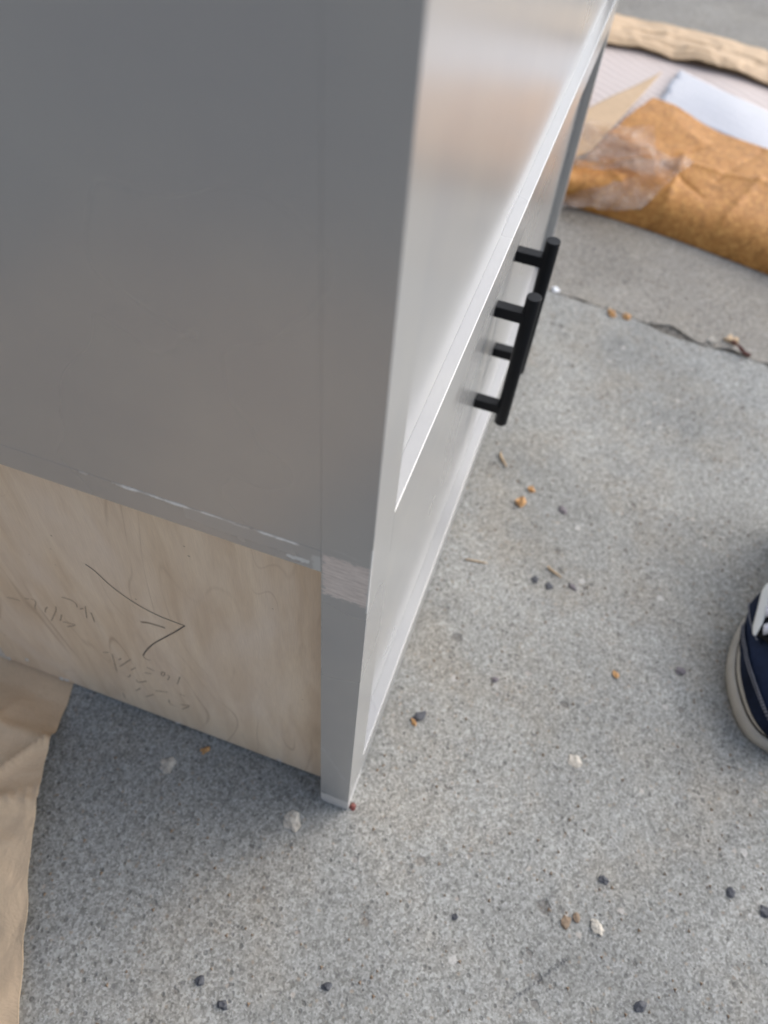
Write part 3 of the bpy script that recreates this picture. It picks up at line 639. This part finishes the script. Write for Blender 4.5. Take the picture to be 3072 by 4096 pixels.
PEB = [
 (0.1434, -0.046, .0075, .013, .005, 1.0, M_PEB, 'largest black stone, beside the lower front edge of the cabinet'),
 (0.0305, -0.3109, .0060, .0075, .004, .4, M_PEB, 'squarish black stone alone in the lower right of the concrete'),
 (0.0685, -0.4573, .0062, .0075, .004, 1.3, M_PEB, 'roundish black stone below the sneaker near the right edge'),
 (-0.0822, -0.3701, .0065, .0085, .004, .7, M_PEB, 'black stone nearest the bottom edge in the lower right corner'),
 (-0.2305, 0.0526, .0055, .0070, .004, .2, M_PEB, 'black stone at the bottom edge, nearest the dull paper sheet'),
 (-0.2188, 0.0847, .0060, .0065, .004, .9, M_PEB, 'black stone just left of the bottom-edge one, towards the dull paper'),
 (-0.0674, -0.1563, .0040, .0045, .003, .9, M_PEB, 'tiny black stone in the middle of the lower concrete'),
 (-0.1782, -0.045, .0060, .0050, .004, 2.0, M_PEB, 'bluish black stone at the bottom centre of the concrete'),
 (-0.0297, -0.2773, .0070, .0095, .003, 1.5, M_PEBB, 'larger of two brown pebbles side by side at lower right'),
 (-0.0204, -0.2881, .0050, .0075, .003, 1.9, M_PEBB, 'smaller of two brown pebbles side by side at lower right'),
 (0.338, -0.3708, .0070, .0080, .004, .5, M_PEBP, 'purple grey pebble to the left of the sneaker'),
 (0.5569, -0.158, .0100, .0080, .003, .4, M_PEBP, 'flat pinkish grey pebble in front of the bar pulls'),
 (0.4097, -0.1448, .0070, .0065, .003, .3, M_PEB, 'black pebble in the middle, left one of a close pair'),
 (0.4067, -0.167, .0070, .0070, .003, 1.3, M_PEB, 'black pebble in the middle, right one of a close pair'),
 (0.4180, -0.2010, .0090, .0055, .003, 1.1, M_PEBP, 'slanting grey pebble right of the close black pair'),
 (0.0609, -0.498, .0080, .0085, .004, .3, M_PEB, 'dark stone cut by the right edge, below the sneaker'),
 (0.0057, -0.0047, .0060, .0050, .004, .3, M_RED, 'reddish brown stone fragment touching the foot of the cabinet corner'),
 (0.2307, -0.1278, .0050, .0060, .003, .3, M_PEBP, 'small grey pebble right of the largest black stone'),
 (-0.0354, 0.0581, .0150, .0120, .004, 1.0, M_STONEW, 'big chalky white stone set in the concrete left of the cabinet foot'),
 (-0.027, 0.2285, .0125, .0105, .004, .4, M_STONEW, 'chalky white stone in the shade below the plywood base'),
 (-0.0227, -0.3118, .0110, .0070, .004, .8, M_STONEW, 'pale oval stone set in the concrete at lower right'),
 (0.1585, -0.2532, .0110, .0100, .002, .8, M_STONEW, 'pale worn stone in the open concrete left of the sneaker sole'),
 (1.0850, -0.3550, .0130, .0100, .008, .8, M_STONEW, 'light stone lying in the broken slab joint'),
]
for k, (x, y, a, b, c, r, mt, lb) in enumerate(PEB): blob('pebble' if mt is not M_STONEW else 'stone', x, y, a, b, c, r, mt, lb, 'stone', GP, 2 if mt is not M_STONEW else 3, 0.62 if mt is not M_STONEW else 0.5, 0.42 if mt is not M_STONEW else 0.46, k)
CH = [
 (0.1338, -0.0418, .0060, .0040, .003, .6, M_CHIP, 'orange wood chip touching the largest black stone'),
 (0.5781, -0.1014, .0075, .0060, .004, .3, M_CHIP, 'small orange wood chip just above the largest orange one'),
 (0.5463, -0.0918, .0085, .0120, .006, 1.2, M_CHIP, 'largest orange wood chip, in front of the black bar pulls'),
 (0.2989, -0.2848, .0060, .0050, .003, .4, M_CHIP, 'orange wood crumb between the cabinet and the sneaker'),
 (1.0897, -0.1536, .0120, .0090, .005, .4, M_CHIP, 'orange wood crumb at the slab joint, left of its partner'),
 (1.0921, -0.1839, .0100, .0090, .005, .9, M_CHIP, 'orange wood crumb at the slab joint, beside the broken hole'),
 (0.0064, 0.1933, .0045, .0070, .003, 1.0, M_CHIP, 'reddish wood splinter on the concrete below the plywood base'),
 (1.1063, -0.3927, .0160, .0140, .006, .2, M_TAN, 'pale tan wood flake in the slab joint beside the red leaf'),
]
for k, (x, y, a, b, c, r, mt, lb) in enumerate(CH): blob('wood_chip', x, y, a, b, c, r, mt, lb, 'wood chip', GC, 2, 1.0, 0.32, k+40)
def twig(a, b, r, mat, label):
    pts = [(lerp(a[0], b[0], t), lerp(a[1], b[1], t)+0.002*math.sin(t*5), r*0.9) for t in (0, .25, .5, .75, 1)]
    bm = bmesh.new(); tube(bm, pts, [r*q_ for q_ in (0.5, 0.62, 0.72, 0.55, 0.3)], 7); tag(mesh_obj('twig', bm, mat, None, True), label, 'twig', GT)
twig((0.405, -0.0364), (0.411, -0.068), 0.0019, M_TAN, 'thin tan twig close to the bottom edge of the cabinet front')
twig((0.4397, -0.1578), (0.4270, -0.180), 0.0026, M_TAN, 'short stubby twig next to the black pebble pair')
twig((0.6350, -0.035), (0.6080, -0.050), 0.0030, M_TAN, 'brown sliver just below the lower end of the bar pull')
def leaf(u, v):
    t = u; wd = 0.013*math.sin(math.pi*min(1, t*0.96+0.03)); c = Vector((1.092, -0.392, 0.004)).lerp(Vector((1.060, -0.428, 0.006)), t)
    n = Vector((0.036, -0.032, 0)).normalized(); p = c+Vector((n.y*-1, n.x*-1, 0)).cross(Vector((0, 0, 1)))*0 + Vector((0.7, 0.72, 0))*wd*(v-0.5)*2
    return (p.x, p.y, p.z+0.006*abs(v-0.5)*2+0.003*math.sin(t*7))
tag(grid_fn('leaf', leaf, 14, 6, M_RED, None, 0.0008), 'dark red dry leaf lying in the slab joint', 'leaf')
blob('paper_fleck', 1.1186, -0.0324, .0120, .0090, .003, .4, M_WPAPER, 'white fleck on the concrete just behind the far bar pull', 'scrap', None, 2, 0.6, 0.3, 90)
# loose grit that nobody could count
bm = bmesh.new()
for k in range(1500):
    if k < 240: t = random.random(); y = lerp(0.02, -0.55, t); x = 1.085+random.gauss(0, 0.020); z0 = -0.004
    else: x, y, z0 = random.uniform(-0.35, 1.3), random.uniform(-0.52, 0.35), 0.0
    if x > -0.004 and -0.004 < y: continue
    r = random.choice((0.0010, 0.0014, 0.0018, 0.0024)); a = random.random()*6.3
    v = [bm.verts.new((x+r*(1+0.4*random.random())*math.cos(a+i*2.09), y+r*math.sin(a+i*2.09), z0)) for i in range(3)]
    t = bm.verts.new((x, y, z0+r*1.1)); [bm.faces.new((v[i], v[(i+1) % 3], t)) for i in range(3)]
g2 = bmesh.new()
for k in range(420):
    y = random.gauss(-0.29, 0.035) if k < 260 else random.uniform(0.0, -0.55); x = 1.082+0.13*(-0.25-y)*-1+random.gauss(0, 0.012)
    r = random.uniform(0.0015, 0.006); a = random.random()*6.3
    v = [g2.verts.new((x+r*(1+0.5*random.random())*math.cos(a+i*1.57), y+r*(1+0.5*random.random())*math.sin(a+i*1.57), -0.0075)) for i in range(4)]
    t = g2.verts.new((x+r*0.3*math.cos(a*3), y, -0.0075+r*0.9)); [g2.faces.new((v[i], v[(i+1) % 4], t)) for i in range(4)]
tag(mesh_obj('rubble', g2, M_CONCW), 'crumbled concrete filling the broken slab joint', 'rubble', None, 'stuff')
tag(mesh_obj('grit', bm, M_PEBB), 'fine brown grit scattered over the concrete', 'grit', None, 'stuff')
